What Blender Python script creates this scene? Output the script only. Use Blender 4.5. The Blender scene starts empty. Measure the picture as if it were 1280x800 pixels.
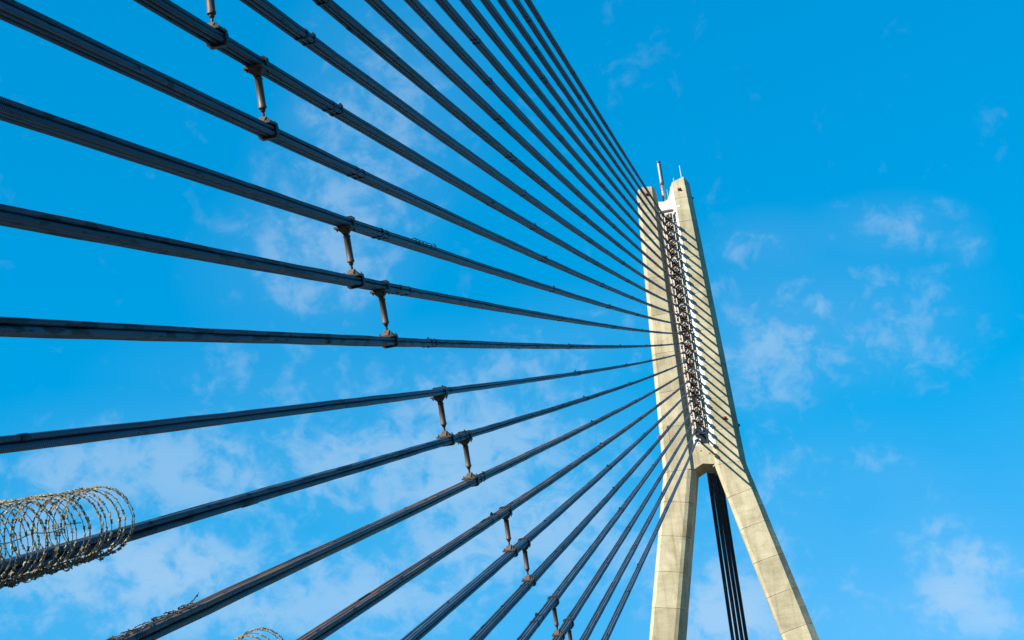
import bpy, math, random
from mathutils import Vector, Matrix
R = math.radians
random.seed(7)
scene = bpy.context.scene
col = scene.collection
H = 1.7            # eye height above the deck; the deck surface is z = 0

# ------------------------------------------------------------------ camera
cam = bpy.data.cameras.new('camera')
camo = bpy.data.objects.new('camera', cam)
col.objects.link(camo)
CAM = Vector((-153.587, -8.0, H))
CR = Vector((0.20534645, -0.97406846, -0.09499198))
CU = Vector((-0.36432244, -0.16616512, 0.91632871))
CF = Vector((0.90835125, 0.15355714, 0.38899642))
m = Matrix((CR, CU, -CF)).transposed().to_4x4()
m.translation = CAM
camo.matrix_world = m
cam.sensor_width = 36.0
cam.lens = 1950.7 / 1280.0 * 36.0
cam.clip_start = 0.1
cam.clip_end = 6000
scene.camera = camo

# ------------------------------------------------------------------ sun and sky
SUN_AZ, SUN_EL = R(50), R(34)
to_sun = Vector((-math.cos(SUN_EL) * math.cos(SUN_AZ), math.cos(SUN_EL) * math.sin(SUN_AZ), math.sin(SUN_EL)))
sun = bpy.data.lights.new('sun', 'SUN')
sun.energy = 5.0
sun.angle = R(0.5)
sun.color = (1.0, 0.93, 0.80)
suno = bpy.data.objects.new('sun', sun)
col.objects.link(suno)
suno.rotation_euler = to_sun.to_track_quat('Z', 'Y').to_euler()
suno.location = (-60, 60, 120)

world = bpy.data.worlds.new('World')
scene.world = world
world.use_nodes = True
wt = world.node_tree
wt.nodes.clear()
def wn(kind, **kw):
    n = wt.nodes.new(kind)
    for k, v in kw.items():
        setattr(n, k, v)
    return n
def wmath(op, a, b=None, c=None, clamp=False):
    n = wn('ShaderNodeMath', operation=op, use_clamp=clamp)
    for i, x in enumerate((a, b, c)):
        if x is None: continue
        if isinstance(x, (int, float)): n.inputs[i].default_value = x
        else: wt.links.new(x, n.inputs[i])
    return n.outputs[0]
sky = wn('ShaderNodeTexSky', sky_type='NISHITA')
sky.sun_disc = False
sky.sun_elevation = SUN_EL
# the node measures rotation clockwise from +Y
sky.sun_rotation = math.atan2(to_sun.x, to_sun.y)
sky.air_density = 1.0
sky.dust_density = 0.0
sky.altitude = 1500
sky.ozone_density = 3.0
# the photograph's film-like grade of the clear sky: gentler gradient, deep cyan blue
sr = wn('ShaderNodeSeparateColor')
wt.links.new(sky.outputs[0], sr.inputs[0])
def chan(k_, gam, gain, off=0.0):
    x_ = wmath('MULTIPLY', wmath('POWER', wmath('MULTIPLY', sr.outputs[k_], 0.06), gam), gain / 0.222)
    return wmath('MAXIMUM', wmath('SUBTRACT', x_, off / 0.222), 0.0) if off else x_
sky_r = chan(0, 0.40, 1.0, 0.360)
sky_g = chan(1, 0.46, 1.00)
sky_b = chan(2, 0.36, 1.41)
hsv = wn('ShaderNodeCombineColor')
for k_, x_ in enumerate((sky_r, sky_g, sky_b)): wt.links.new(x_, hsv.inputs[k_])

# thin broken cloud on a high layer: coordinates are where the ray meets the layer
geo = wn('ShaderNodeTexCoord')
sep = wn('ShaderNodeSeparateXYZ')
wt.links.new(geo.outputs['Generated'], sep.inputs[0])
den = wmath('MAXIMUM', wmath('ADD', sep.outputs[2], 0.75), 0.05)
px = wmath('DIVIDE', sep.outputs[0], den)
py = wmath('DIVIDE', sep.outputs[1], den)
comb = wn('ShaderNodeCombineXYZ')
wt.links.new(px, comb.inputs[0]); wt.links.new(py, comb.inputs[1])
def layer_xy(u, v):
    d = (CF + CR * ((u - 640) / 1950.7) - CU * ((v - 400) / 1950.7)).normalized()
    k = max(d.z + 0.75, 0.05)
    return Vector((d.x / k, d.y / k, 0))
# banks of cloud: direction in the sky, half length, half width, density
BANKS = [(1010, 385, 150, 75, .46), (1080, 425, 90, 50, .30), (955, 300, 50, 26, .30), (1120, 280, 70, 26, .42), (1210, 308, 22, 18, .38),
         (965, 498, 50, 26, .34), (930, 440, 60, 60, .38), (1130, 600, 60, 26, .32), (1220, 705, 60, 22, .85), (1190, 745, 50, 16, .75),
         (1100, 765, 100, 40, .42), (1240, 775, 60, 18, .65), (1030, 690, 90, 50, .24), (890, 750, 70, 70, .80), (960, 620, 70, 50, .38),
         (430, 260, 80, 100, .55), (370, 340, 90, 70, .46), (490, 80, 90, 70, .48), (385, 148, 26, 18, .34), (520, 190, 70, 60, .26), (930, 780, 60, 50, .5),
         (430, 560, 150, 60, .55), (250, 620, 150, 70, .52), (580, 600, 120, 60, .55), (660, 520, 110, 50, .48), (600, 690, 140, 60, .65),
         (110, 745, 130, 60, .70), (320, 760, 110, 60, .65), (120, 570, 110, 50, .50), (560, 460, 130, 40, .40), (720, 420, 80, 40, .34),
         (750, 640, 80, 90, .50), (480, 760, 110, 60, .50), (300, 470, 120, 40, .34), (190, 700, 110, 40, .45), (40, 650, 60, 60, .4), (1040, 560, 80, 40, .26), (1170, 660, 60, 30, .4)]
cov = None
for (u, v, ru, rv, w) in BANKS:
    c = layer_xy(u, v)
    ax = (layer_xy(u + 1, v) - c) * ru
    ay = (layer_xy(u, v + 1) - c) * rv
    mp = wn('ShaderNodeMapping', vector_type='TEXTURE')
    mp.inputs['Location'].default_value = c
    mp.inputs['Rotation'].default_value = (0, 0, math.atan2(ax.y, ax.x))
    mp.inputs['Scale'].default_value = (ax.length * 1.8, ay.length * 1.8, 1)
    wt.links.new(comb.outputs[0], mp.inputs[0])
    gr = wn('ShaderNodeTexGradient', gradient_type='SPHERICAL')
    wt.links.new(mp.outputs[0], gr.inputs[0])
    cov = wmath('MULTIPLY', gr.outputs['Fac'], w) if cov is None else wmath('MULTIPLY_ADD', gr.outputs['Fac'], w, cov)
def wnoise(scale, detail, rough, dist=0.0, off=(0, 0, 0)):
    mp = wn('ShaderNodeMapping')
    mp.inputs['Location'].default_value = off
    wt.links.new(comb.outputs[0], mp.inputs[0])
    n = wn('ShaderNodeTexNoise')
    n.inputs['Scale'].default_value = scale; n.inputs['Detail'].default_value = detail
    n.inputs['Roughness'].default_value = rough; n.inputs['Distortion'].default_value = dist
    wt.links.new(mp.outputs[0], n.inputs['Vector'])
    return n.outputs[0]
n1 = wnoise(50.0, 7, 0.62, 0.30, (3.1, 1.7, 0))
n2 = wnoise(14.0, 3, 0.5, 0.0, (9.0, 5.0, 0))
mx = wmath('MULTIPLY_ADD', wmath('SUBTRACT', n1, 0.5), 3.0, wmath('MULTIPLY', wmath('SUBTRACT', n2, 0.5), 1.6))
# a faint scatter of thin cloud goes on outside the named banks as well
cov = wmath('MINIMUM', cov, 0.95)
dens = wmath('ADD', mx, wmath('MULTIPLY_ADD', cov, 1.25, -0.39))
mr_ = wn('ShaderNodeMapRange', interpolation_type='SMOOTHSTEP')
wt.links.new(dens, mr_.inputs[0])
mr_.inputs[1].default_value = -0.1; mr_.inputs[2].default_value = 0.8
mr_.inputs[3].default_value = 0.0; mr_.inputs[4].default_value = 1.0
cl = wmath('MULTIPLY_ADD', mr_.outputs[0], wmath('MULTIPLY_ADD', cov, 0.30, 0.10), wmath('MULTIPLY', cov, 0.12), clamp=True)
mixc = wn('ShaderNodeMixRGB', blend_type='MIX')
wt.links.new(cl, mixc.inputs[0]); wt.links.new(hsv.outputs[0], mixc.inputs[1])
mixc.inputs[2].default_value = (2.75, 3.4, 4.1, 1)
bg = wn('ShaderNodeBackground')
bg.inputs['Strength'].default_value = 0.1
wt.links.new(mixc.outputs[0], bg.inputs[0])
world.cycles.sampling_method = 'MANUAL'
world.cycles.sample_map_resolution = 256
wo = wn('ShaderNodeOutputWorld')
wt.links.new(bg.outputs[0], wo.inputs[0])

scene.view_settings.view_transform = 'Standard'
scene.view_settings.look = 'None'
scene.view_settings.gamma = 1.0
scene.view_settings.exposure = 1.15
scene.render.engine = 'CYCLES'
scene.cycles.use_denoising = True
scene.cycles.caustics_reflective = False
scene.cycles.caustics_refractive = False
scene.cycles.sample_clamp_indirect = 2.0

# ------------------------------------------------------------------ materials
def new_mat(name):
    mt = bpy.data.materials.new(name)
    mt.use_nodes = True
    nt = mt.node_tree
    b = nt.nodes['Principled BSDF']
    return mt, nt, b
def N(nt, kind, **kw):
    n = nt.nodes.new(kind)
    for k, v in kw.items(): setattr(n, k, v)
    return n
def noise(nt, vec, scale, detail=4, rough=0.55, dist=0):
    n = N(nt, 'ShaderNodeTexNoise')
    n.inputs['Scale'].default_value = scale; n.inputs['Detail'].default_value = detail
    n.inputs['Roughness'].default_value = rough; n.inputs['Distortion'].default_value = dist
    if vec is not None: nt.links.new(vec, n.inputs['Vector'])
    return n.outputs[0]
def ramp(nt, fac, stops):
    n = N(nt, 'ShaderNodeValToRGB')
    e = n.color_ramp.elements
    while len(e) < len(stops): e.new(0.5)
    for el, (p, c) in zip(e, stops):
        el.position = p; el.color = (c[0], c[1], c[2], 1) if not isinstance(c, (int, float)) else (c, c, c, 1)
    nt.links.new(fac, n.inputs[0])
    return n.outputs[0]
def mix(nt, fac, a, b, mode='MIX'):
    n = N(nt, 'ShaderNodeMixRGB', blend_type=mode)
    for i, x in enumerate((fac, a, b)):
        if isinstance(x, (int, float)): n.inputs[i].default_value = x
        elif isinstance(x, tuple): n.inputs[i].default_value = (*x, 1)
        else: nt.links.new(x, n.inputs[i])
    return n.outputs[0]
def mapping(nt, vec, scale, loc=(0, 0, 0)):
    mp = N(nt, 'ShaderNodeMapping')
    mp.inputs['Scale'].default_value = scale; mp.inputs['Location'].default_value = loc
    nt.links.new(vec, mp.inputs[0])
    return mp.outputs[0]
def bump(nt, b, height, strength, dist=0.01):
    n = N(nt, 'ShaderNodeBump')
    n.inputs['Strength'].default_value = strength; n.inputs['Distance'].default_value = dist
    nt.links.new(height, n.inputs['Height']); nt.links.new(n.outputs[0], b.inputs['Normal'])

def plain(name, c, rough=0.6, metal=0.0, var=0.35, scale=6.0, c2=None, bstr=0.15):
    mt, nt, b = new_mat(name)
    g = N(nt, 'ShaderNodeNewGeometry')
    n = noise(nt, g.outputs['Position'], scale, 5, 0.6)
    c2 = c2 or tuple(x * (1 - var) for x in c)
    nt.links.new(ramp(nt, n, [(0.35, c2), (0.62, c)]), b.inputs['Base Color'])
    b.inputs['Roughness'].default_value = rough
    b.inputs['Metallic'].default_value = metal
    bump(nt, b, n, bstr, 0.02)
    return mt

def concrete_mat(name, base, dark, seed):
    mt, nt, b = new_mat(name)
    g = N(nt, 'ShaderNodeNewGeometry')
    P = g.outputs['Position']
    oi = N(nt, 'ShaderNodeObjectInfo')
    big = noise(nt, mapping(nt, P, (1, 1, 1), (seed, 0, 0)), 0.45, 6, 0.62, 0.4)
    fine = noise(nt, P, 7.0, 6, 0.7)
    c = ramp(nt, big, [(0.36, dark), (0.56, base), (0.75, tuple(min(1, x * 1.12) for x in base))])
    c = mix(nt, 0.45, c, ramp(nt, fine, [(0.3, (0.62, 0.6, 0.55)), (0.6, (1, 1, 1))]), 'MULTIPLY')
    # run-off streaks down the face
    st = noise(nt, mapping(nt, P, (2.2, 2.6, 0.10), (0, seed, 0)), 1.0, 5, 0.6)
    c = mix(nt, 0.5, c, ramp(nt, st, [(0.36, (0.66, 0.62, 0.52)), (0.52, (1, 1, 1))]), 'MULTIPLY')
    # shuttering board lines
    bo = noise(nt, mapping(nt, P, (0.15, 0.15, 3.2)), 1.0, 2, 0.5)
    c = mix(nt, 0.22, c, ramp(nt, bo, [(0.40, (0.72, 0.70, 0.64)), (0.5, (1, 1, 1))]), 'MULTIPLY')
    # pour to pour difference
    pr = ramp(nt, oi.outputs['Random'], [(0.0, (0.78, 0.765, 0.73)), (1.0, (1.03, 1.02, 1.0))])
    c = mix(nt, 1.0, c, pr, 'MULTIPLY')
    # hairline cracks and damp marks
    vo = N(nt, 'ShaderNodeTexVoronoi', feature='DISTANCE_TO_EDGE')
    wp = mix(nt, 0.25, P, N(nt, 'ShaderNodeTexNoise').outputs[1], 'ADD')
    nt.links.new(wp, vo.inputs['Vector']); vo.inputs['Scale'].default_value = 0.42
    ck = ramp(nt, vo.outputs['Distance'], [(0.0, (0.60, 0.55, 0.46)), (0.018, (1, 1, 1))])
    c = mix(nt, ramp(nt, fine, [(0.42, 0.0), (0.62, 0.75)]), c, mix(nt, 1.0, c, ck, 'MULTIPLY'))
    nt.links.new(c, b.inputs['Base Color'])
    b.inputs['Roughness'].default_value = 0.9
    hh = mix(nt, 0.5, fine, bo)
    bump(nt, b, hh, 0.35, 0.05)
    return mt

def strand_mat(name, base, peel, rust):
    """dark painted, wire-wrapped strand. UV: u = metres along, v = around."""
    mt, nt, b = new_mat(name)
    uv = N(nt, 'ShaderNodeUVMap')
    uv.uv_map = 'UVMap'
    oi = N(nt, 'ShaderNodeObjectInfo')
    off = N(nt, 'ShaderNodeVectorMath', operation='ADD')
    sc = N(nt, 'ShaderNodeVectorMath', operation='SCALE')
    cb = N(nt, 'ShaderNodeCombineXYZ')
    nt.links.new(oi.outputs['Random'], cb.inputs[2])
    nt.links.new(cb.outputs[0], sc.inputs[0]); sc.inputs['Scale'].default_value = 90
    nt.links.new(uv.outputs[0], off.inputs[0]); nt.links.new(sc.outputs[0], off.inputs[1])
    V = off.outputs[0]
    n1 = noise(nt, mapping(nt, V, (0.9, 2.0, 1)), 1.0, 6, 0.62)
    n2 = noise(nt, mapping(nt, V, (6.0, 3.0, 1)), 1.0, 4, 0.6)
    c = ramp(nt, n1, [(0.32, tuple(x * 0.62 for x in base)), (0.6, base), (0.78, tuple(x * 1.35 for x in base))])
    # strands weather differently
    rn = ramp(nt, oi.outputs['Random'], [(0.0, 0.65), (1.0, 1.2)])
    c = mix(nt, 1.0, c, rn, 'MULTIPLY')
    rs = noise(nt, mapping(nt, V, (0.35, 1.3, 1), (40, 0, 0)), 1.0, 7, 0.68)
    c = mix(nt, ramp(nt, rs, [(0.62 - 0.26 * rust, 0.0), (0.74 - 0.2 * rust, 0.85)]), c, (0.16, 0.085, 0.045))
    # sheath missing in tatters, black below
    pe = noise(nt, mapping(nt, V, (1.5, 1.5, 1), (0, 7, 0)), 1.0, 3, 0.45)
    pb = ramp(nt, pe, [(0.69 - 0.17 * peel, 0.0), (0.70 - 0.17 * peel, 1.0)])
    c = mix(nt, pb, c, (0.006, 0.007, 0.009))
    nt.links.new(c, b.inputs['Base Color'])
    b.inputs['Roughness'].default_value = 0.5
    b.inputs['Specular IOR Level'].default_value = 0.23
    # wrapping wire
    sx = N(nt, 'ShaderNodeSeparateXYZ'); nt.links.new(uv.outputs[0], sx.inputs[0])
    m1 = N(nt, 'ShaderNodeMath', operation='MULTIPLY'); nt.links.new(sx.outputs[0], m1.inputs[0]); m1.inputs[1].default_value = 2 * math.pi / 0.045
    s1 = N(nt, 'ShaderNodeMath', operation='SINE'); nt.links.new(m1.outputs[0], s1.inputs[0])
    # the wrapping only covers the lower lengths
    lw = N(nt, 'ShaderNodeMapRange'); nt.links.new(sx.outputs[0], lw.inputs[0])
    lw.inputs[1].default_value = 119; lw.inputs[2].default_value = 136; lw.inputs[3].default_value = 0.0; lw.inputs[4].default_value = 0.30
    h1 = N(nt, 'ShaderNodeMath', operation='MULTIPLY'); nt.links.new(s1.outputs[0], h1.inputs[0]); nt.links.new(lw.outputs[0], h1.inputs[1])
    h2 = N(nt, 'ShaderNodeMath', operation='SUBTRACT'); nt.links.new(h1.outputs[0], h2.inputs[0]); nt.links.new(pb, h2.inputs[1])
    bump(nt, b, h2.outputs[0], 0.9, 0.022)
    return mt

M = {}
M['concrete'] = concrete_mat('weathered_concrete', (0.472, 0.424, 0.292), (0.355, 0.31, 0.205), 3.0)
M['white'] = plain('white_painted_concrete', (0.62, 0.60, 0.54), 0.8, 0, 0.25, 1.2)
M['strand'] = strand_mat('wrapped_strand', (0.044, 0.074, 0.112), 0.14, 0.10)
M['strand_peel'] = strand_mat('wrapped_strand_peeling', (0.044, 0.072, 0.108), 0.9, 0.10)
M['strand_rust'] = strand_mat('wrapped_strand_rusty', (0.042, 0.060, 0.082), 0.35, 0.7)
def dull(mt, v):
    mt.node_tree.nodes['Principled BSDF'].inputs['Specular IOR Level'].default_value = v
    return mt
M['band'] = plain('black_steel_band', (0.022, 0.026, 0.034), 0.5, 0.0, 0.4, 20)
M['collar'] = plain('dark_painted_collar', (0.028, 0.034, 0.048), 0.5, 0.0, 0.4, 12, c2=(0.05, 0.035, 0.025))
M['damper2'] = plain('rusting_damper_paint', (0.064, 0.036, 0.024), 0.6, 0.0, 0.3, 7, c2=(0.05, 0.022, 0.013))
M['damper'] = plain('grey_brown_damper_paint', (0.056, 0.042, 0.033), 0.55, 0.0, 0.3, 9, c2=(0.058, 0.038, 0.027))
for k_ in ('band', 'collar'): dull(M[k_], 0.12)
M['bracket'] = plain('rusty_bracket_paint', (0.095, 0.066, 0.045), 0.7, 0.0, 0.3, 12, c2=(0.055, 0.032, 0.02))
M['rod'] = plain('dull_rod_steel', (0.05, 0.037, 0.03), 0.5, 0.2, 0.3, 14)
M['razor'] = plain('galvanised_razor_wire', (0.34, 0.285, 0.17), 0.65, 0.0, 0.3, 18, c2=(0.02, 0.017, 0.012))
M['wire'] = plain('shade_toned_wire', (0.11, 0.09, 0.06), 0.5, 0.3, 0.4, 30)  # shade on the wire is put into this colour, darker than the barbs
M['steel_rust'] = plain('rusty_steel', (0.17, 0.085, 0.05), 0.8, 0.0, 0.4, 5, c2=(0.05, 0.03, 0.022))
M['steel_dark'] = plain('dark_steel', (0.042, 0.032, 0.027), 0.6, 0.0, 0.4, 6, c2=(0.07, 0.04, 0.025))
M['cap'] = plain('pale_anchor_cap', (0.62, 0.58, 0.50), 0.6, 0.0, 0.3, 8)
M['red'] = plain('red_lamp_glass', (0.42, 0.03, 0.03), 0.25, 0.0, 0.3, 10)
M['mast_white'] = plain('white_mast_sleeve', (0.24, 0.235, 0.25), 0.4, 0.0, 0.15, 5)
M['mast_rust'] = plain('flaking_mast_paint', (0.46, 0.36, 0.26), 0.7, 0.0, 0.3, 3.2, c2=(0.20, 0.09, 0.05))
M['whip'] = plain('pale_whip', (0.36, 0.36, 0.37), 0.5, 0.0, 0.15, 5)
M['asphalt'] = plain('asphalt', (0.055, 0.055, 0.055), 0.9, 0, 0.3, 3)
M['kerb'] = plain('kerb_concrete', (0.16, 0.155, 0.14), 0.9, 0, 0.25, 3)
M['paint'] = plain('road_paint', (0.75, 0.75, 0.72), 0.7, 0, 0.2, 5)
def water_mat():
    mt, nt, b = new_mat('river_water')
    g = N(nt, 'ShaderNodeNewGeometry')
    n = noise(nt, g.outputs['Position'], 0.25, 6, 0.6)
    b.inputs['Base Color'].default_value = (0.02, 0.035, 0.04, 1)
    b.inputs['Roughness'].default_value = 0.6
    b.inputs['Specular IOR Level'].default_value = 0.15
    bump(nt, b, n, 0.4, 0.3)
    return mt
M['water'] = water_mat()

# ------------------------------------------------------------------ mesh helpers
class MB:
    def __init__(s): s.v = []; s.f = []; s.uv = None
    def ring_loft(s, rings, cap=True):
        b = len(s.v); n = len(rings[0])
        for r in rings: s.v += [tuple(p) for p in r]
        for i in range(len(rings) - 1):
            for j in range(n):
                k = (j + 1) % n
                s.f.append((b + i * n + j, b + i * n + k, b + (i + 1) * n + k, b + (i + 1) * n + j))
        if cap:
            s.f.append(tuple(b + j for j in reversed(range(n))))
            e = b + (len(rings) - 1) * n
            s.f.append(tuple(e + j for j in range(n)))
        return s
    def box(s, c, size, rot=None, taper=1.0):
        c = Vector(c); hx, hy, hz = (x / 2 for x in size)
        rings = []
        for z, t in ((-hz, 1), (hz, taper)):
            r = [Vector((-hx * t, -hy * t, z)), Vector((hx * t, -hy * t, z)), Vector((hx * t, hy * t, z)), Vector((-hx * t, hy * t, z))]
            if rot is not None: r = [rot @ p for p in r]
            rings.append([c + p for p in r])
        return s.ring_loft(rings)
    def tube(s, path, rad, n=10, cap=True):
        rings = []
        path = [Vector(p) for p in path]
        up = Vector((0, 0, 1))
        for i, p in enumerate(path):
            t = (path[min(i + 1, len(path) - 1)] - path[max(i - 1, 0)]).normalized()
            a = up if abs(t.dot(up)) < 0.95 else Vector((1, 0, 0))
            e1 = a.cross(t).normalized(); e2 = t.cross(e1)
            r = rad[i] if isinstance(rad, (list, tuple)) else rad
            rings.append([p + e1 * (r * math.cos(q * 2 * math.pi / n)) + e2 * (r * math.sin(q * 2 * math.pi / n)) for q in range(n)])
        return s.ring_loft(rings, cap)
    def prism(s, poly, d0, d1, place):
        """poly: 2-D outline; place(a, b, d) -> point"""
        return s.ring_loft([[place(a, b, d) for a, b in poly] for d in (d0, d1)])
    def mesh(s, name, mat, smooth=False):
        me = bpy.data.meshes.new(name)
        me.from_pydata([tuple(p) for p in s.v], [], s.f)
        me.materials.append(mat)
        import bmesh
        bm = bmesh.new(); bm.from_mesh(me)
        bmesh.ops.recalc_face_normals(bm, faces=bm.faces)
        bm.to_mesh(me); bm.free()
        if smooth:
            me.polygons.foreach_set('use_smooth', [True] * len(me.polygons))
            me.set_sharp_from_angle(angle=R(40))
        return me
    def build(s, name, mat, parent=None, smooth=False):
        return link(name, s.mesh(name, mat, smooth), parent)
def link(name, me, parent=None, mw=None):
    o = bpy.data.objects.new(name, me)
    col.objects.link(o)
    if parent is not None: o.parent = parent
    if mw is not None: o.matrix_local = mw
    return o
def empty(name, label, cat, loc=(0, 0, 0), group=None):
    o = bpy.data.objects.new(name, None)
    col.objects.link(o)
    o.location = loc
    o['label'] = label; o['category'] = cat
    if group: o['group'] = group
    return o
def tag(o, label, cat, group=None):
    o['label'] = label; o['category'] = cat
    if group: o['group'] = group
    return o
def structure(o):
    o['kind'] = 'structure'
    return o

# ------------------------------------------------------------------ the deck and the river (below the frame)
structure(MB().box((0, 0, -16.5), (4000, 4000, 1)).build('river', M['water']))
structure(MB().box((-60, 0, -0.6), (560, 22, 1.2)).build('road_deck', M['asphalt']))
structure(MB().box((-60, 0, 0.075), (560, 2.4, 0.15)).build('median', M['kerb']))
for sgn in (-1, 1):
    structure(MB().box((-60, sgn * 9.6, 0.075), (560, 2.6, 0.15)).build('pavement', M['kerb']))
    structure(MB().box((-60, sgn * 4.7, 0.004), (560, 0.14, 0.004)).build('lane_marking', M['paint']))

# ------------------------------------------------------------------ the pylon
pylon = empty('pylon', 'tall A shaped concrete pylon with two close columns on splayed legs', 'pylon', (0, 0, 0))
XF, XB = -2.0, 2.0
KINK = 45.6
def lerp_tab(tab, z):
    tab = sorted(tab)
    if z <= tab[0][0]:
        a, b = tab[0], tab[1]
    elif z >= tab[-1][0]:
        a, b = tab[-2], tab[-1]
    else:
        for a, b in zip(tab, tab[1:]):
            if a[0] <= z <= b[0]: break
    t = (z - a[0]) / (b[0] - a[0])
    return a[1] + (b[1] - a[1]) * t
# measured breakpoints across the front (height above eye, y)
TL = dict(out=[(78, 2.57), (KINK, 3.88)], bev=[(78, 2.15), (KINK, 3.50)], main=[(78, 0.85), (KINK, 1.06)], inn=[(78, 0.52), (KINK, 0.58)])
TR = dict(out=[(78, -3.20), (KINK, -4.42)], bev=[(78, -2.70), (KINK, -3.90)], main=[(78, -1.42), (62, -1.74), (KINK, -1.80)], inn=[(78, -1.12), (62, -1.06), (KINK, -1.12)])
LL = dict(out=[(KINK, 3.88), (29.4, 7.46)], bev=[(KINK, 3.50), (29.4, 7.10)], main=[(KINK, 1.40), (31.9, 4.41)], r2=[(KINK, 1.02), (31.9, 4.04)], r3=[(KINK, 0.60), (31.9, 3.60)])
RL = dict(out=[(KINK, -4.42), (27.2, -8.65)], bev=[(KINK, -3.95), (28.4, -7.70)], main=[(KINK, -1.70), (28.1, -5.42)], inn=[(KINK, -1.34), (28.1, -5.16)])
def prof_TL(z):
    y = {k: lerp_tab(t, z) for k, t in TL.items()}
    return [(XF + .38, y['out']), (XF, y['bev']), (XF, y['main']), (XF + .42, y['inn']), (XB - .4, y['inn']), (XB, y['main']), (XB, y['bev']), (XB - .4, y['out'])]
def prof_TR(z):
    y = {k: lerp_tab(t, z) for k, t in TR.items()}
    return [(XF + .50, y['inn']), (XF, y['main']), (XF, y['bev']), (XF + .52, y['out']), (XB - .4, y['out']), (XB, y['bev']), (XB, y['main']), (XB - .4, y['inn'])]
def prof_LL(z):
    y = {k: lerp_tab(t, z) for k, t in LL.items()}
    return [(XF + .38, y['out']), (XF, y['bev']), (XF, y['main']), (XF + .12, y['r2']), (XF + .75, y['r3']), (XB - .4, y['r3']), (XB, y['r2']), (XB, y['bev']), (XB - .4, y['out'])]
def prof_RL(z):
    y = {k: lerp_tab(t, z) for k, t in RL.items()}
    return [(XF + .28, y['inn']), (XF, y['main']), (XF, y['bev']), (XF + .52, y['out']), (XB - .4, y['out']), (XB, y['bev']), (XB, y['main']), (XB - .4, y['inn'])]
def ring(prof, z, tilt, inset, top=None):
    pts = prof(z)
    cy = sum(p[1] for p in pts) / len(pts); cx = 0.0
    out = []
    for i, (x, y) in enumerate(pts):
        dz = tilt * (y - cy) if top is None else top[i]
        yy = prof(z + dz)[i][1] if top is None else y
        sx = math.copysign(max(abs(x - cx) - inset, 0.05), x - cx)
        sy = math.copysign(max(abs(yy - cy) - inset, 0.02), yy - cy)
        out.append((sx, cy + sy, z + dz + H))
    return out
def pour(prof, z0, z1, tilt0, tilt1, parent, top=None):
    g, i = (0.006, 0.016) if z0 >= KINK - .1 else (0.008, 0.022)
    # concrete edges are never dead straight: a few middle rings keep shading honest
    rings = [ring(prof, z0 + g, tilt0, i), ring(prof, z0 + g + i, tilt0, 0.0)]
    for k in (1, 2, 3):
        t = k / 4
        rings.append(ring(prof, z0 + (z1 - z0) * t, tilt0 + (tilt1 - tilt0) * t, random.uniform(-0.012, 0.012)))
    if top is None:
        rings += [ring(prof, z1 - g - i, tilt1, 0.0), ring(prof, z1 - g, tilt1, i)]
    else:
        rings += [ring(prof, z1, 0, 0.0, top)]
    return MB().ring_loft(rings).build('concrete_segment', M['concrete'], parent)
def core(name, prof, z0, z1):
    zs = [z0 + (z1 - z0) * k / 6 for k in range(7)]
    return MB().ring_loft([ring(prof, z, 0, 0.11) for z in zs]).build(name, M['concrete'], pylon)
up_seams = [KINK, 50.3, 54.1, 58.4, 62.7, 67.0, 71.4, 75.6]
tops = {'L': [-.45, .05, -.05, -.25, -.3, -.2, -.2, -.5], 'R': [-.40, .0, .42, -.25, -.35, .2, -.1, -.4]}
for side, prof in (('L', prof_TL), ('R', prof_TR)):
    c = core('column', prof, KINK + .3, 76.9)
    ss = up_seams if side == 'L' else [KINK, 49.2, 52.6, 56.3, 60.2, 64.4, 68.6, 72.9, 75.7]
    for a, b in zip(ss, ss[1:]): pour(prof, a, b, 0, 0, c)
    pour(prof, ss[-1], 77.75, 0, 0, c, tops[side])
lo_seams = [KINK, 42.4, 39.0, 35.5, 32.0, 28.4, 24.8, 21.2, 17.6, 14.0, 10.4, 6.8, 3.2, -0.4, -4, -8, -12, -16.4]
for side, prof, tl in (('L', prof_LL, 0.17), ('R', prof_RL, -0.21)):
    c = core('leg', prof, -16.4, KINK - .7)
    for k, (a, b) in enumerate(zip(lo_seams, lo_seams[1:])):
        pour(prof, b, a, tl if a > -16 else 0, 0 if k == 0 else tl, c)

# cross beam under the anchor chamber, arched soffit
def place_x(y, z, x): return (x, y, z + H)
beam_out = [(1.15, 44.6), (1.02, 45.45), (-0.20, 46.05), (-1.40, 45.80), (-1.62, 44.7), (-1.75, 46.6), (-1.35, 47.7), (-0.95, 48.05), (-0.35, 48.15), (0.15, 48.0), (0.58, 47.7), (1.05, 46.5)]
MB().prism(beam_out, -1.72, 1.75, place_x).build('cross_beam', M['concrete'], pylon)
# solid plug over the beam, coloured black for the shade inside an arched hole
hole = [(-0.62 + .30 * math.cos(a), 48.75 + .75 * math.sin(a)) for a in [R(x) for x in range(0, 181, 15)]] + [(-0.92, 48.1), (-0.32, 48.1)]
MB().prism(hole, -1.75, -1.4, place_x).build('hole_shade_plug', M['band'], pylon)
# white painted anchor wall between the columns and the saddle above it
XA = -1.50
MB().prism([(0.62, 46.3), (-1.25, 46.3), (-1.2, 74.6), (0.56, 74.6)], XA, XA + 0.5, place_x).build('anchor_wall', M['white'], pylon)
sad = [(0.6, 74.66), (0.6, 76.0), (0.2, 75.85), (-0.25, 75.80), (-0.6, 75.95), (-0.85, 76.35), (-1.02, 76.9), (-1.15, 77.45), (-1.22, 77.45), (-1.22, 74.66)]
MB().prism(sad, -1.62, 0.8, place_x).build('saddle_wall', M['white'], pylon)
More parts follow.
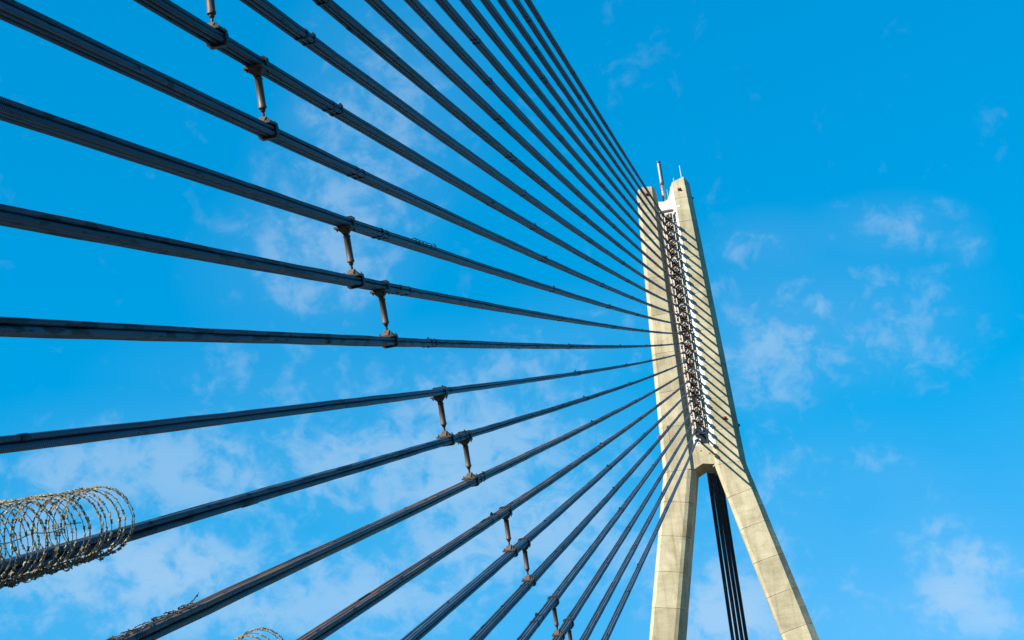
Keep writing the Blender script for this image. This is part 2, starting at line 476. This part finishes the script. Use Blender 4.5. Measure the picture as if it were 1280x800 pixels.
# white paint band down the inner bevel of the thicker column
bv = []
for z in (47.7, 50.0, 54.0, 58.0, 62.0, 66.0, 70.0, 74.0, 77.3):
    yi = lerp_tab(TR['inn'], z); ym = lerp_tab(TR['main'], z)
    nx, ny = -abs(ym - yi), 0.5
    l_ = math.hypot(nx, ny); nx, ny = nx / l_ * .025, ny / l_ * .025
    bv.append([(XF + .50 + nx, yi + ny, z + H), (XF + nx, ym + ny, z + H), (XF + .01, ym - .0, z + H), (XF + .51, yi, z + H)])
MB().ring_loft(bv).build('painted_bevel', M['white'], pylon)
MB().box((XF - .006, -1.62, 74.75 + H), (.02, .5, .22)).build('paint_patch', M['white'], pylon)
# steel frame carrying the anchors
NC = 25
Z1, DZ, M0, M1, KS = 74.6339893, 1.05374928, 0.373151983, 0.00241974248, 1.35584196e-4
def zc(i): return Z1 - (i - 1) * DZ
def slope(i): return M0 + M1 * (i - 13)
def cab(i, t):
    L = zc(i) / slope(i)
    return Vector((-t, 0.0, zc(i) - slope(i) * t - 0.5 * KS * t * (L - t) + H))
def cab_dir(i, t):
    return (cab(i, t - 0.5) - cab(i, t + 0.5)).normalized()   # towards the pylon
XS = XA - 0.16
for y, mt_, w_ in ((0.30, 'cap', .08), (0.12, 'steel_rust', .07), (-0.02, 'cap', .10), (-0.52, 'steel_rust', .06), (-0.92, 'cap', .08)):
    MB().box((XS - 0.22, y, (49.6 + 74.3) / 2 + H), (0.14, w_, 24.5)).build('frame_post', M[mt_], pylon)
MB().box((XS - 0.30, -0.35, 74.42 + H), (0.22, 1.35, 0.22)).build('frame_head', M['steel_dark'], pylon)
shelf = MB().box((0, 0, 0), (0.24, 1.2, 0.07)).mesh('anchor_shelf', M['steel_rust'])
def socket_mesh(seed):
    rnd = random.Random(seed); b = MB()
    for (yy, zz) in ((-.10, .16), (.10, .16), (-.10, -.12), (.10, -.12)):
        yy += rnd.uniform(-.03, .03); zz += rnd.uniform(-.04, .04)
        b.tube([(0.1, yy, zz), (-.22, yy, zz), (-.23, yy, zz)], [.075, .075, .03], 8)
    b.box((0.02, 0, 0.02), (.12, .34, .62))
    return b.mesh('anchor_socket', M['steel_dark'], True)
def cap_mesh(seed):
    rnd = random.Random(seed); b = MB()
    for (yy, zz) in ((-.09, .20), (.10, .05), (0.02, -.16)):
        yy += rnd.uniform(-.04, .04); zz += rnd.uniform(-.05, .05)
        b.tube([(-.10, yy, zz), (-.30, yy, zz), (-.33, yy, zz)], [.062, .062, .02], 8)
    b.box((-.11, 0, .02), (.02, .22, .50))
    return b.mesh('anchor_cap', M['cap'], True)
socks = [socket_mesh(k) for k in range(4)]; caps = [cap_mesh(k) for k in range(4)]
for i in range(1, NC + 1):
    z = zc(i) + 0.25 + H
    if z > 74.3 + H: continue
    if z < 49.3 + H: break
    link('anchor_shelf', shelf, pylon, Matrix.Translation((XS - 0.08, -0.30, z - 0.45)))
    for k, y in enumerate((-0.31, -0.74, 0.12)):
        if k == 2 and random.random() < 0.45: continue
        if i > 21 and random.random() < 0.35: continue
        j = random.randrange(4)
        s_ = link('anchor_socket', socks[j], pylon, Matrix.Translation((XS - 0.02, y + random.uniform(-.04, .04), z + random.uniform(-.08, .08))))
        link('anchor_cap', caps[random.randrange(4)], s_, Matrix.Translation((0, 0, 0)))
# conduits, junction boxes and small landings break the rhythm of the anchors
rnd = random.Random(77)
for y in (0.40, -0.98):
    MB().tube([(XS - .20, y + .03 * math.sin(z * .7), z + H) for z in [49.5 + .8 * k for k in range(31)]], .035, 6).build('conduit', M['steel_rust'], pylon, True)
for k in range(9):
    z = 50.5 + rnd.uniform(0, 23)
    MB().box((XS - .30, rnd.uniform(-.9, .2), z + H), (.16, rnd.uniform(.16, .3), rnd.uniform(.2, .5))).build('junction_box', M[rnd.choice(('cap', 'steel_rust', 'steel_dark'))], pylon)
for z in (53.2, 60.4, 66.9):
    MB().box((XS - .33, -.33, z + H), (.30, 1.3, .06)).build('landing', M['steel_dark'], pylon)
# red aviation lamps: bracket, glass
def lamp(y, z, x, nrm):
    n = Vector(nrm)
    rot = n.to_track_quat('Z', 'Y').to_matrix()
    c = Vector((x, y, z + H))
    p = MB().box(c + n * 0.03, (.34, .30, .06), rot).build('warning_lamp', M['steel_rust'], pylon)
    MB().box(c + n * 0.13, (.24, .20, .14), rot, 0.8).build('lamp_glass', M['red'], p)
lamp(-2.05, 76.75, XF, (-1, 0, 0)); lamp(-3.22, 75.95, -0.9, (0, -1, 0)); lamp(1.5, 76.85, XF, (-1, 0, 0)); lamp(2.42, 75.9, -1.8, (-.7, .7, 0))
lamp(-3.05, 50.35, XF, (-1, 0, 0)); lamp(-4.27, 49.7, -0.9, (0, -1, 0)); lamp(3.72, 49.5, -1.75, (-.7, .7, 0))
# a rusting bracket and its stain on the slimmer column
MB().box((XF - .06, 2.76, 50.35 + H), (.14, .22, .2)).build('bracket', M['steel_dark'], pylon)
def stain_mat():
    mt, nt, b = new_mat('rust_stain')
    g = N(nt, 'ShaderNodeNewGeometry')
    n = noise(nt, mapping(nt, g.outputs['Position'], (3, 9, 1.2)), 1.0, 5, 0.6)
    nt.links.new(ramp(nt, n, [(0.35, (0.33, 0.15, 0.06)), (0.7, (0.42, 0.30, 0.17))]), b.inputs['Base Color'])
    b.inputs['Roughness'].default_value = 0.9
    return mt
MB().prism([(2.70, 50.25), (2.82, 50.25), (2.81, 49.2), (2.78, 48.7), (2.74, 49.3)], XF - .016, XF - .006, place_x).build('rust_stain', stain_mat(), pylon)
# bolts / form tie patches on the white bevel and faces of the thicker column
tie = MB().tube([(0.02, 0, 0), (-.03, 0, 0)], .07, 8).mesh('tie_plug', M['steel_rust'])
for z in (74.2, 71.3, 69.8):
    link('tie_plug', tie, pylon, Matrix.Translation((XF + .24, -1.29, z + H)))
for z, y in ((47.4, -0.2), (48.2, -0.9), (48.5, 0.2), (47.0, -1.0)):
    link('tie_plug', tie, pylon, Matrix.Translation((-1.72, y, z + H)))

# ------------------------------------------------------------------ things on the pylon top
mast = empty('antenna_mast', 'thick white and rusty antenna mast standing on the saddle wall between the column tops', 'antenna', (-0.9, -0.25, 75.8 + H))
MB().tube([(0, 0, 0), (0, 0.02, 2.55)], .155, 12).build('mast_foot', M['mast_rust'], mast, True)
sl = MB().tube([(0, 0.02, 2.6), (0, 0.04, 5.1)], .175, 14).build('mast_sleeve', M['mast_white'], mast, True)
MB().tube([(0, 0.04, 5.1), (0, 0.04, 5.28)], .22, 14).build('mast_cap', M['steel_dark'], mast, True)
MB().tube([(0, 0.02, 2.38), (0, 0.02, 2.64)], .23, 14).build('mast_collar', M['steel_rust'], mast, True)
MB().tube([(0.11, -.17, 2.6), (0.11, -.15, 5.0)], .05, 8).build('feeder_pipe', M['steel_rust'], mast, True)
MB().box((0, 0.25, 0.18), (.3, .16, .36)).build('junction_box', M['steel_rust'], mast)
MB().box((0, 0, 0.06), (.5, .5, .12)).build('base_plate', M['steel_dark'], mast)
def whip(y, z, h, x, label, r=.035, base=True):
    o = empty('whip_antenna', label, 'antenna', (x, y, z + H), 'thin antennas on the pylon top')
    MB().tube([(0, 0, 0), (0, 0, h * .35)], r * 1.2, 8).build('mount', M['steel_dark'], o, True)
    MB().tube([(0, 0, h * .35), (0, .02, h)], [r, r * .8], 8).build('rod', M['whip'], o, True)
whip(-2.45, 77.85, 2.3, -0.9, 'tallest thin pale whip antenna on top of the thicker column', .05)
whip(-1.60, 77.5, 1.25, -0.9, 'short pale whip antenna at the inner corner of the thicker column', .05)
whip(-0.70, 75.95, 1.75, -0.7, 'thin pale whip antenna beside the thick mast on the saddle', .04)
whip(-2.12, 77.8, 0.75, -0.6, 'stubby dark aerial between the two whips on the thicker column', .025)
whip(-3.0, 77.5, 0.6, 0.2, 'stubby dark aerial at the outer corner of the thicker column', .02)
rl = empty('guard_rail', 'thin bent guard rail on top of the slimmer column', 'railing', (-1.0, 1.2, 77.55 + H))
MB().tube([(0, .9, 0.0), (0, .9, .55), (0, .75, .66), (0, -.35, .52), (0, -.5, .4), (0, -.52, -.1)], .022, 6).build('rail', M['steel_dark'], rl, True)
MB().tube([(0, .2, -.1), (0, .2, .58)], .018, 6).build('upright', M['steel_dark'], rl, True)
tb = empty('equipment_box', 'small dark equipment box on the inner edge of the thicker column top', 'box', (-1.3, -1.38, 77.42 + H))
MB().box((0, 0, .08), (.5, .42, .3)).build('case', M['steel_dark'], tb)
MB().box((0, 0, .25), (.56, .48, .04)).build('lid', M['steel_rust'], tb)

# ------------------------------------------------------------------ stay cables
ORD = ['first', 'second', 'third', 'fourth', 'fifth', 'sixth', 'seventh', 'eighth', 'ninth', 'tenth', 'eleventh', 'twelfth', 'thirteenth', 'fourteenth', 'fifteenth', 'sixteenth', 'seventeenth', 'eighteenth', 'nineteenth', 'twentieth', 'twenty-first', 'twenty-second', 'twenty-third', 'twenty-fourth', 'twenty-fifth']
RS = 0.044                       # strand radius
LAY = [(y, n) for n in (0.5, -0.5) for y in (-1, 0, 1)]   # three abreast, two high
def thin(t):
    """the bundle is packed tighter and thinner towards the pylon"""
    u = min(max(t / 118.0, 0), 1)
    return 0.66 + 0.34 * u * u * (3 - 2 * u)
def strand_mesh(fn, ts, oy, on, mat, seed, nseg=10, r=RS, tp=None):
    """fn(t) -> point; frame: y across, n up-normal of the cable"""
    rnd = random.Random(seed)
    ph = [rnd.uniform(0, 6.28) for _ in range(4)]
    v, f, uvs = [], [], []
    for t in ts:
        p = fn(t); d = (fn(t - .3) - fn(t + .3)).normalized()
        e1 = Vector((0, 1, 0)); e1 = (e1 - d * e1.dot(d)).normalized(); e2 = d.cross(e1)
        if e2.z < 0: e2 = -e2
        wob = 0.004 * math.sin(t * .55 + ph[0]) + 0.003 * math.sin(t * 1.7 + ph[1])
        wob2 = 0.004 * math.sin(t * .5 + ph[2]) + 0.003 * math.sin(t * 1.9 + ph[3])
        k_ = tp(t) if tp else 1.0
        c = p + e1 * (oy * k_ + wob * k_) + e2 * (on * k_ + wob2 * k_)
        for q in range(nseg):
            a = 2 * math.pi * q / nseg
            v.append(c + e1 * (r * k_ * math.cos(a)) + e2 * (r * k_ * math.sin(a)))
    for k in range(len(ts) - 1):
        for q in range(nseg):
            w = (q + 1) % nseg
            f.append((k * nseg + q, k * nseg + w, (k + 1) * nseg + w, (k + 1) * nseg + q))
            uvs += [(ts[k], q / nseg), (ts[k], (q + 1) / nseg), (ts[k + 1], (q + 1) / nseg), (ts[k + 1], q / nseg)]
    me = bpy.data.meshes.new('strand')
    me.from_pydata([tuple(p) for p in v], [], f)
    ul = me.uv_layers.new(name='UVMap')
    flat = [x for p in uvs for x in p]
    ul.data.foreach_set('uv', flat)
    me.materials.append(mat)
    me.polygons.foreach_set('use_smooth', [True] * len(me.polygons))
    # keep normals outward
    if len(f):
        n = me.polygons[0].normal; c0 = Vector((0, 0, 0))
        for q in range(nseg): c0 += v[q]
        c0 /= nseg
        if (me.polygons[0].center - c0).dot(n) < 0: me.flip_normals()
    return me
def cable_matrix(i, t, fn=None):
    d = cab_dir(i, t); e1 = Vector((0, 1, 0)); e2 = d.cross(e1)
    if e2.z < 0: e1 = -e1; e2 = d.cross(e1)
    mm = Matrix((d, e1, e2)).transposed().to_4x4()   # local x along cable to pylon, z up-normal
    mm.translation = cab(i, t)
    return mm @ Matrix.Diagonal((1, thin(t), thin(t), 1))
def band_outline(pad):
    w = 1.5 * 2 * RS * 1.1 + pad; h = 2 * RS * 1.06 + pad
    c = RS * 0.9
    return [(-w, -h + c), (-w + c, -h), (w - c, -h), (w, -h + c), (w, h - c), (w - c, h), (-w + c, h), (-w, h - c)]
def band_mesh(length, pad, mat, bolts, name):
    b = MB().prism(band_outline(pad), -length / 2, length / 2, lambda a, c, d: (d, a, c))
    for (by, bz) in bolts:
        b.tube([(0, by, bz), (0, by, bz + math.copysign(.05, bz))], .022, 6)
    return b.mesh(name, mat)
strap_m = [band_mesh(.07, .006, M['band'], [], 'strap'), band_mesh(.10, .010, M['band'], [], 'strap'), band_mesh(.05, .005, M['band'], [], 'strap')]
end_collar = band_mesh(.46, .10, M['collar'], [(.1, .16), (-.1, .16)], 'end_collar')
buckle_m = MB().box((0, 0, 0), (.16, .07, .05)).tube([(0, 0, 0), (0, 0, .06)], .02, 6).mesh('buckle', M['band'])
sleeve_m = [MB().tube([(-l / 2, 0, 0), (-l / 2 + .02, 0, 0), (l / 2 - .02, 0, 0), (l / 2, 0, 0)], [RS, RS + .009, RS + .009, RS], 10).mesh('splice_sleeve', M['band'], True) for l in (.22, .4, .7)]
PEEL = {9, 14, 15, 17}
RUSTY = {18, 19}
cables = {}
for i in range(1, NC + 1):
    rnd = random.Random(100 + i)
    if i == 1: lab = 'uppermost dark stay cable, anchored highest on the concrete pylon'
    elif i == NC: lab = 'lowest dark stay cable, anchored just above the pylon cross beam'
    elif i in (17, 19): lab = 'dark stay cable wrapped in a razor wire coil, ' + ORD[i - 1] + ' from the pylon top'
    elif i == 18: lab = 'rust streaked dark stay cable with flattened razor wire, eighteenth from the pylon top'
    else: lab = 'dark bundled stay cable anchored ' + ORD[i - 1] + ' from the top of the pylon'
    L = zc(i) / slope(i) + H / (slope(i) + .5 * KS * zc(i) / slope(i)) * 0 + 4.0
    # lower end on the median
    tb_ = L
    while cab(i, tb_).z > 0.35: tb_ += 0.25
    while cab(i, tb_).z < 0.35: tb_ -= 0.05
    root = empty('stay_cable', lab, 'cable', (0, 0, 0), 'stay cables from the pylon to the deck')
    cables[i] = root
    mt = M['strand_peel'] if i in PEEL else M['strand_rust'] if i in RUSTY else M['strand']
    n = int((tb_ - 1.2) / 1.4)
    ts = [1.2 + (tb_ - 1.2) * k / n for k in range(n + 1)]
    for s_, (ly, ln) in enumerate(LAY):
        link('strand', strand_mesh(lambda t: cab(i, t), ts, ly * 2 * RS * 1.14, ln * 2 * RS * 1.02, mt, i * 10 + s_, 10, RS, thin), root)
    for s_, ly in enumerate((-.5, .5)):  # added black cores: block sky light and darken the grooves between strands
        link('groove_shade_core', strand_mesh(lambda t: cab(i, t), ts[::2] + ts[-1:], ly * 2 * RS * 1.14, 0, M['band'], i * 10 + 7 + s_, 6, RS * .62, thin), root)
    # collar before the pylon face
    link('end_collar', end_collar, root, cable_matrix(i, 3.35))
    sh = (14 - i) * 1.75
    for t0 in (22, 37, 53.5, 72, 94, 120.8 if i >= 10 else 118):
        t = t0 + sh + rnd.uniform(-.5, .5)
        if t0 == 22: t = 22 + rnd.uniform(-1.5, 1.5) + sh * .4
        if 5 < t < tb_ - 1:
            link('strap', strap_m[rnd.randrange(3)], root, cable_matrix(i, t))
            if rnd.random() < .75:
                link('strap', strap_m[rnd.randrange(3)], root, cable_matrix(i, t + rnd.uniform(.35, 1.0)))
            mm = cable_matrix(i, t)
            link('buckle', buckle_m, root, mm @ Matrix.Translation((.1, rnd.choice((-.09, .09)), 2 * RS + .02)))
    for _ in range(13 if i in PEEL else 6):
        t = rnd.uniform(10, min(tb_ - 2, 150))
        ly, ln = LAY[rnd.randrange(6)]
        link('splice_sleeve', sleeve_m[rnd.randrange(3)], root, cable_matrix(i, t) @ Matrix.Translation((0, ly * 2 * RS * 1.14, ln * 2 * RS * 1.02)))
    MB().tube([cab(i, tb_ - .6), cab(i, tb_)], [.2, .26], 12).build('deck_socket', M['collar'], root, True)
# loosened wrapping on one strand of the thirteenth cable
rnd = random.Random(5)
for t in (120.0, 119.7, 119.3, 118.9, 118.4, 117.9):
    p = []
    mm = cable_matrix(13, t)
    for k in range(9):
        a = k / 8 * math.pi * 1.6 - .4
        p.append(mm @ Vector((.05 * k / 8 + rnd.uniform(-.01, .01), -.10 + .075 * math.cos(a), .05 + .075 * math.sin(a) + rnd.uniform(0, .015))))
    MB().tube(p, .011, 6).build('loose_wrap', M['band'], cables[13], True)
mm = cable_matrix(13, 117.6)
MB().tube([mm @ Vector(q) for q in ((.0, -.1, .07), (.05, -.12, .12), (.0, -.1, .17), (-.10, -.1, .19), (-.16, -.1, .17))], .007, 6).build('loose_wire', M['band'], cables[13], True)

# backstays leaving the far side of the pylon
for k, (y0, y1) in enumerate(((-0.06, 1.66), (-0.49, 1.07), (-0.88, 0.51), (-1.25, -0.03))):
    A = Vector((10, y0, 48.33 - .08 * k + H)); B = Vector((42.7, y1, 36.35 - .08 * k + H))
    d = (B - A) / 32.7
    def fn(x, A=A, d=d): return A + d * (x - 10)
    root = empty('backstay', 'dark backstay behind the pylon, %s of four counted from the slimmer leg' % ORD[k], 'cable', (0, 0, 0), 'backstays behind the pylon')
    x1 = 10 + (A.z - .3) / -d.z
    ts = [2.4 + (x1 - 2.4) * q / 40 for q in range(41)]
    for s_, (ly, ln) in enumerate(((-.5, .5), (.5, .5), (-.5, -.5), (.5, -.5))):
        link('strand', strand_mesh(fn, ts, ly * .22, ln * .21, M['strand'], 900 + k * 10 + s_, 10, .108), root)

# ------------------------------------------------------------------ dampers between neighbouring cables
def damper(i, tu, tl):
    root = empty('cable_damper', 'grey brown tube damper linking the %s and %s stay cables from the pylon top' % (ORD[i - 1], ORD[i]), 'damper',
                 tuple(cab(i + 1, tl)), 'dampers between the stay cables')
    base = Vector(cab(i + 1, tl))
    inv = Matrix.Translation(-base)
    Mu = cable_matrix(i, tu); Ml = cable_matrix(i + 1, tl)
    HT = 2 * RS
    # collars
    for mm, up in ((Mu, -1), (Ml, 1)):
        c = link('collar', collar_m, root, inv @ mm @ Matrix.Translation((.14, 0, 0)))
        link('bracket', bracket_m, root, inv @ mm @ Matrix.Rotation(math.pi if up < 0 else 0, 4, 'X') )
        for bx, by in ((-.2, .13), (-.2, -.13), (.2, .13), (.2, -.13)):
            link('bolt', bolt_m, root, inv @ mm @ Matrix.Rotation(math.pi if up < 0 else 0, 4, 'X') @ Matrix.Translation((bx, by, HT + .03)))
    zu = Vector((0, 0, 1))
    P = Mu @ Vector((0, 0, -HT - .13)) - base
    Q = Ml @ Vector((0, 0, HT + .13)) - base
    d = (Q - P); Ln = d.length; d.normalize()
    a = P + d * .04; b = P + d * (Ln * .78)
    body = MB().tube([P - d * .02, a], .04, 10).tube([a, a + d * .02, a + d * .05, a + d * .06, b - d * .07, b - d * .06, b - d * .02, b], [.055, .078, .078, .070, .070, .078, .078, .05], 16).build('damper_body', M['damper2' if i in (10, 16, 19, 20, 23) else 'damper'], root, True)
    MB().tube([b, b + d * .03, b + d * .05], [.05, .05, .035], 12).build('gland_nut', M['rod'], root, True)
    MB().tube([b, Q + d * .06], .026, 10).build('piston_rod', M['rod'], root, True)
    return root
collar_m = band_mesh(.15, .034, M['collar'], [], 'collar')
bolt_m = MB().tube([(0, 0, -.02), (0, 0, .045)], .026, 6).tube([(0, 0, .045), (0, 0, .08)], .013, 6).mesh('bolt', M['bracket'])
HT = 2 * RS
bm_ = MB().box((-.04, 0, HT + .03), (.46, .36, .045))
bm_.prism([(-.24, HT + .05), (.14, HT + .05), (.05, HT + .16), (-.05, HT + .17)], -.06, .06, lambda a, b, d: (a, d, b))
bm_.prism([(-.16, HT + .05), (.08, HT + .05), (.04, HT + .13), (-.06, HT + .13)], -.15, .15, lambda a, b, d: (a, d * (.5 if b > HT + .1 else 1), b))
bracket_m = bm_.mesh('bracket', M['bracket'])
for (i, tu, tl) in ((10, 133.1, 132.8), (11, 130.8, 130.4), (13, 125.7, 125.25), (14, 123.2, 122.75), (16, 118.2, 117.8), (17, 115.65, 115.25),
                    (19, 110.9, 110.6), (20, 108.35, 108.05), (22, 104.0, 103.6), (23, 101.3, 100.95)):
    damper(i, tu, tl)

# ------------------------------------------------------------------ razor wire
def razor(path_pts, root, seed, barb_step=.105, wire_r=.0048, bs=.80, bm='razor'):
    rnd = random.Random(seed)
    MB().tube(path_pts, wire_r, 5).build('wire', M['wire'], root, True)
    b = MB(); acc = 0
    for p, q in zip(path_pts, path_pts[1:]):
        sl_ = (q - p).length; acc += sl_
        if acc >= barb_step:
            acc -= barb_step * rnd.uniform(.9, 1.1)
            d = (q - p).normalized()
            a = Vector((rnd.uniform(-1, 1), rnd.uniform(-1, 1), rnd.uniform(-1, 1)))
            e1 = (a - d * a.dot(d)).normalized(); e2 = d.cross(e1)
            for (s1, w) in ((e1, .024 * bs), (-e1, .024 * bs)):
                # double-pointed barb plate: two spikes swept along the wire
                base = len(b.v)
                th = e2 * .004
                tri = [p - d * .028 * bs, p + s1 * w - d * .034 * bs, p + s1 * .008, p + s1 * w + d * .034 * bs, p + d * .028 * bs]
                b.v += [tuple(x + th) for x in tri] + [tuple(x - th) for x in tri]
                b.f.append(tuple(base + k for k in range(5))); b.f.append(tuple(base + 9 - k for k in range(5)))
                for k in range(5): b.f.append((base + k, base + 5 + k, base + 5 + (k + 1) % 5, base + (k + 1) % 5))
            b.box(p, (.040 * bs, .026 * bs, .02 * bs), Matrix((d, e1, e2)).transposed())
    o = b.build('barbs', M[bm], root)
    o['kind'] = 'stuff'
    return o
def coil(i, t0, t1, rad, lift, loops, seed):
    rnd = random.Random(seed)
    pts = []; n = loops * 34
    js = [(rnd.uniform(-.035, .035), rnd.uniform(-.03, .03), rnd.uniform(-.11, .11)) for _ in range(loops + 2)]
    for k in range(n + 1):
        s = k / 34; j = int(s); f = s - j
        f2 = f * f * (3 - 2 * f)
        J = [a + (b - a) * f2 for a, b in zip(js[j], js[j + 1])]
        t = t0 + (t1 - t0) * (k / n) + .03 * math.sin(s * 2.2)
        a = 2 * math.pi * s + .5
        mm = cable_matrix(i, t + .0)
        r = rad * (1 + J[0]) * (.93 + .07 * (k / n))
        # loops lean to and fro where they are clipped to their neighbours
        lean = (J[2] + .10 * math.cos(math.pi * s)) * math.sin(a * .5) * .5
        up = r * math.sin(a); 
        if up < 0: up *= .88
        pts.append(mm @ Vector((lean, r * 1.0 * math.cos(a) + J[1], lift * (.9 + .25 * k / n) + up)))
    return pts
rz = empty('razor_wire_coil', 'open coil of tan razor wire standing round the seventeenth stay cable', 'razor wire', tuple(cab(17, 138)), 'razor wire on the lower cables')
base = cab(17, 138)
razor([p - base for p in coil(17, 136.72, 141.8, .465, .225, 40, 3)], rz, 11)
# slack loops gathered in a tangle under the cable
tg = []
rnd = random.Random(31)
for k in range(1500):
    t = 136.95 + 4.8 * k / 1500; a = 2 * math.pi * k / 26
    q = .032 + .012 * math.sin(k * .021 + 1)
    tg.append(cable_matrix(17, t + .09 * math.sin(a * .5)) @ Vector((0, .13 * math.cos(a * .5 + .3) + .03 * math.sin(k * .07), -.150 + q * math.sin(a))) - base)
razor(tg, rz, 17, .10, .0045, .75)
# the straight tension wire through the coil
tw = []
for k in range(40):
    t = 137.4 + 4.0 * k / 39
    tw.append(cable_matrix(17, t) @ Vector((0, -.05 + .03 * math.sin(k * .9), .27 + .02 * math.sin(k * .7))) - base)
MB().tube(tw, .006, 5).build('tension_wire', M['razor'], rz, True)
rz2 = empty('razor_wire_coil', 'open coil of tan razor wire round the nineteenth stay cable, below the rusty one', 'razor wire', tuple(cab(19, 133)), 'razor wire on the lower cables')
base2 = cab(19, 133)
razor([p - base2 for p in coil(19, 131.3, 136.0, .43, .22, 30, 8)], rz2, 12)
rz3 = empty('flattened_razor_wire', 'flattened dark razor wire lying along the eighteenth stay cable with one loose end', 'razor wire', tuple(cab(18, 135)), 'razor wire on the lower cables')
base3 = cab(18, 135)
rnd = random.Random(21)
pts = []
for k in range(600):
    s = k / 30.0
    t = 134.15 + 4.2 * k / 600
    a = 2 * math.pi * s
    mm = cable_matrix(18, t + .16 * math.sin(a * .5 + .6))
    pts.append(mm @ Vector((0.10 * math.sin(a * 1.7), .11 * math.cos(a) + .02 * math.sin(k * .13), 2 * RS + .018 + .018 * math.sin(a) + .006 * math.sin(k * .05))) - base3)
razor(pts, rz3, 13, .12, .0045, .6, 'wire')
mm = cable_matrix(18, 134.15)
tail = [mm @ Vector(q) - base3 for q in ((-.5, -.04, .12), (-.2, -.05, .135), (.0, -.05, .165), (.15, -.05, .20), (.26, -.05, .24))]
tail2 = []
for p, q in zip(tail, tail[1:]):
    tail2 += [p.lerp(q, k / 4) for k in range(4)]
razor(tail2, rz3, 14, .07, .0045, .6, 'wire')
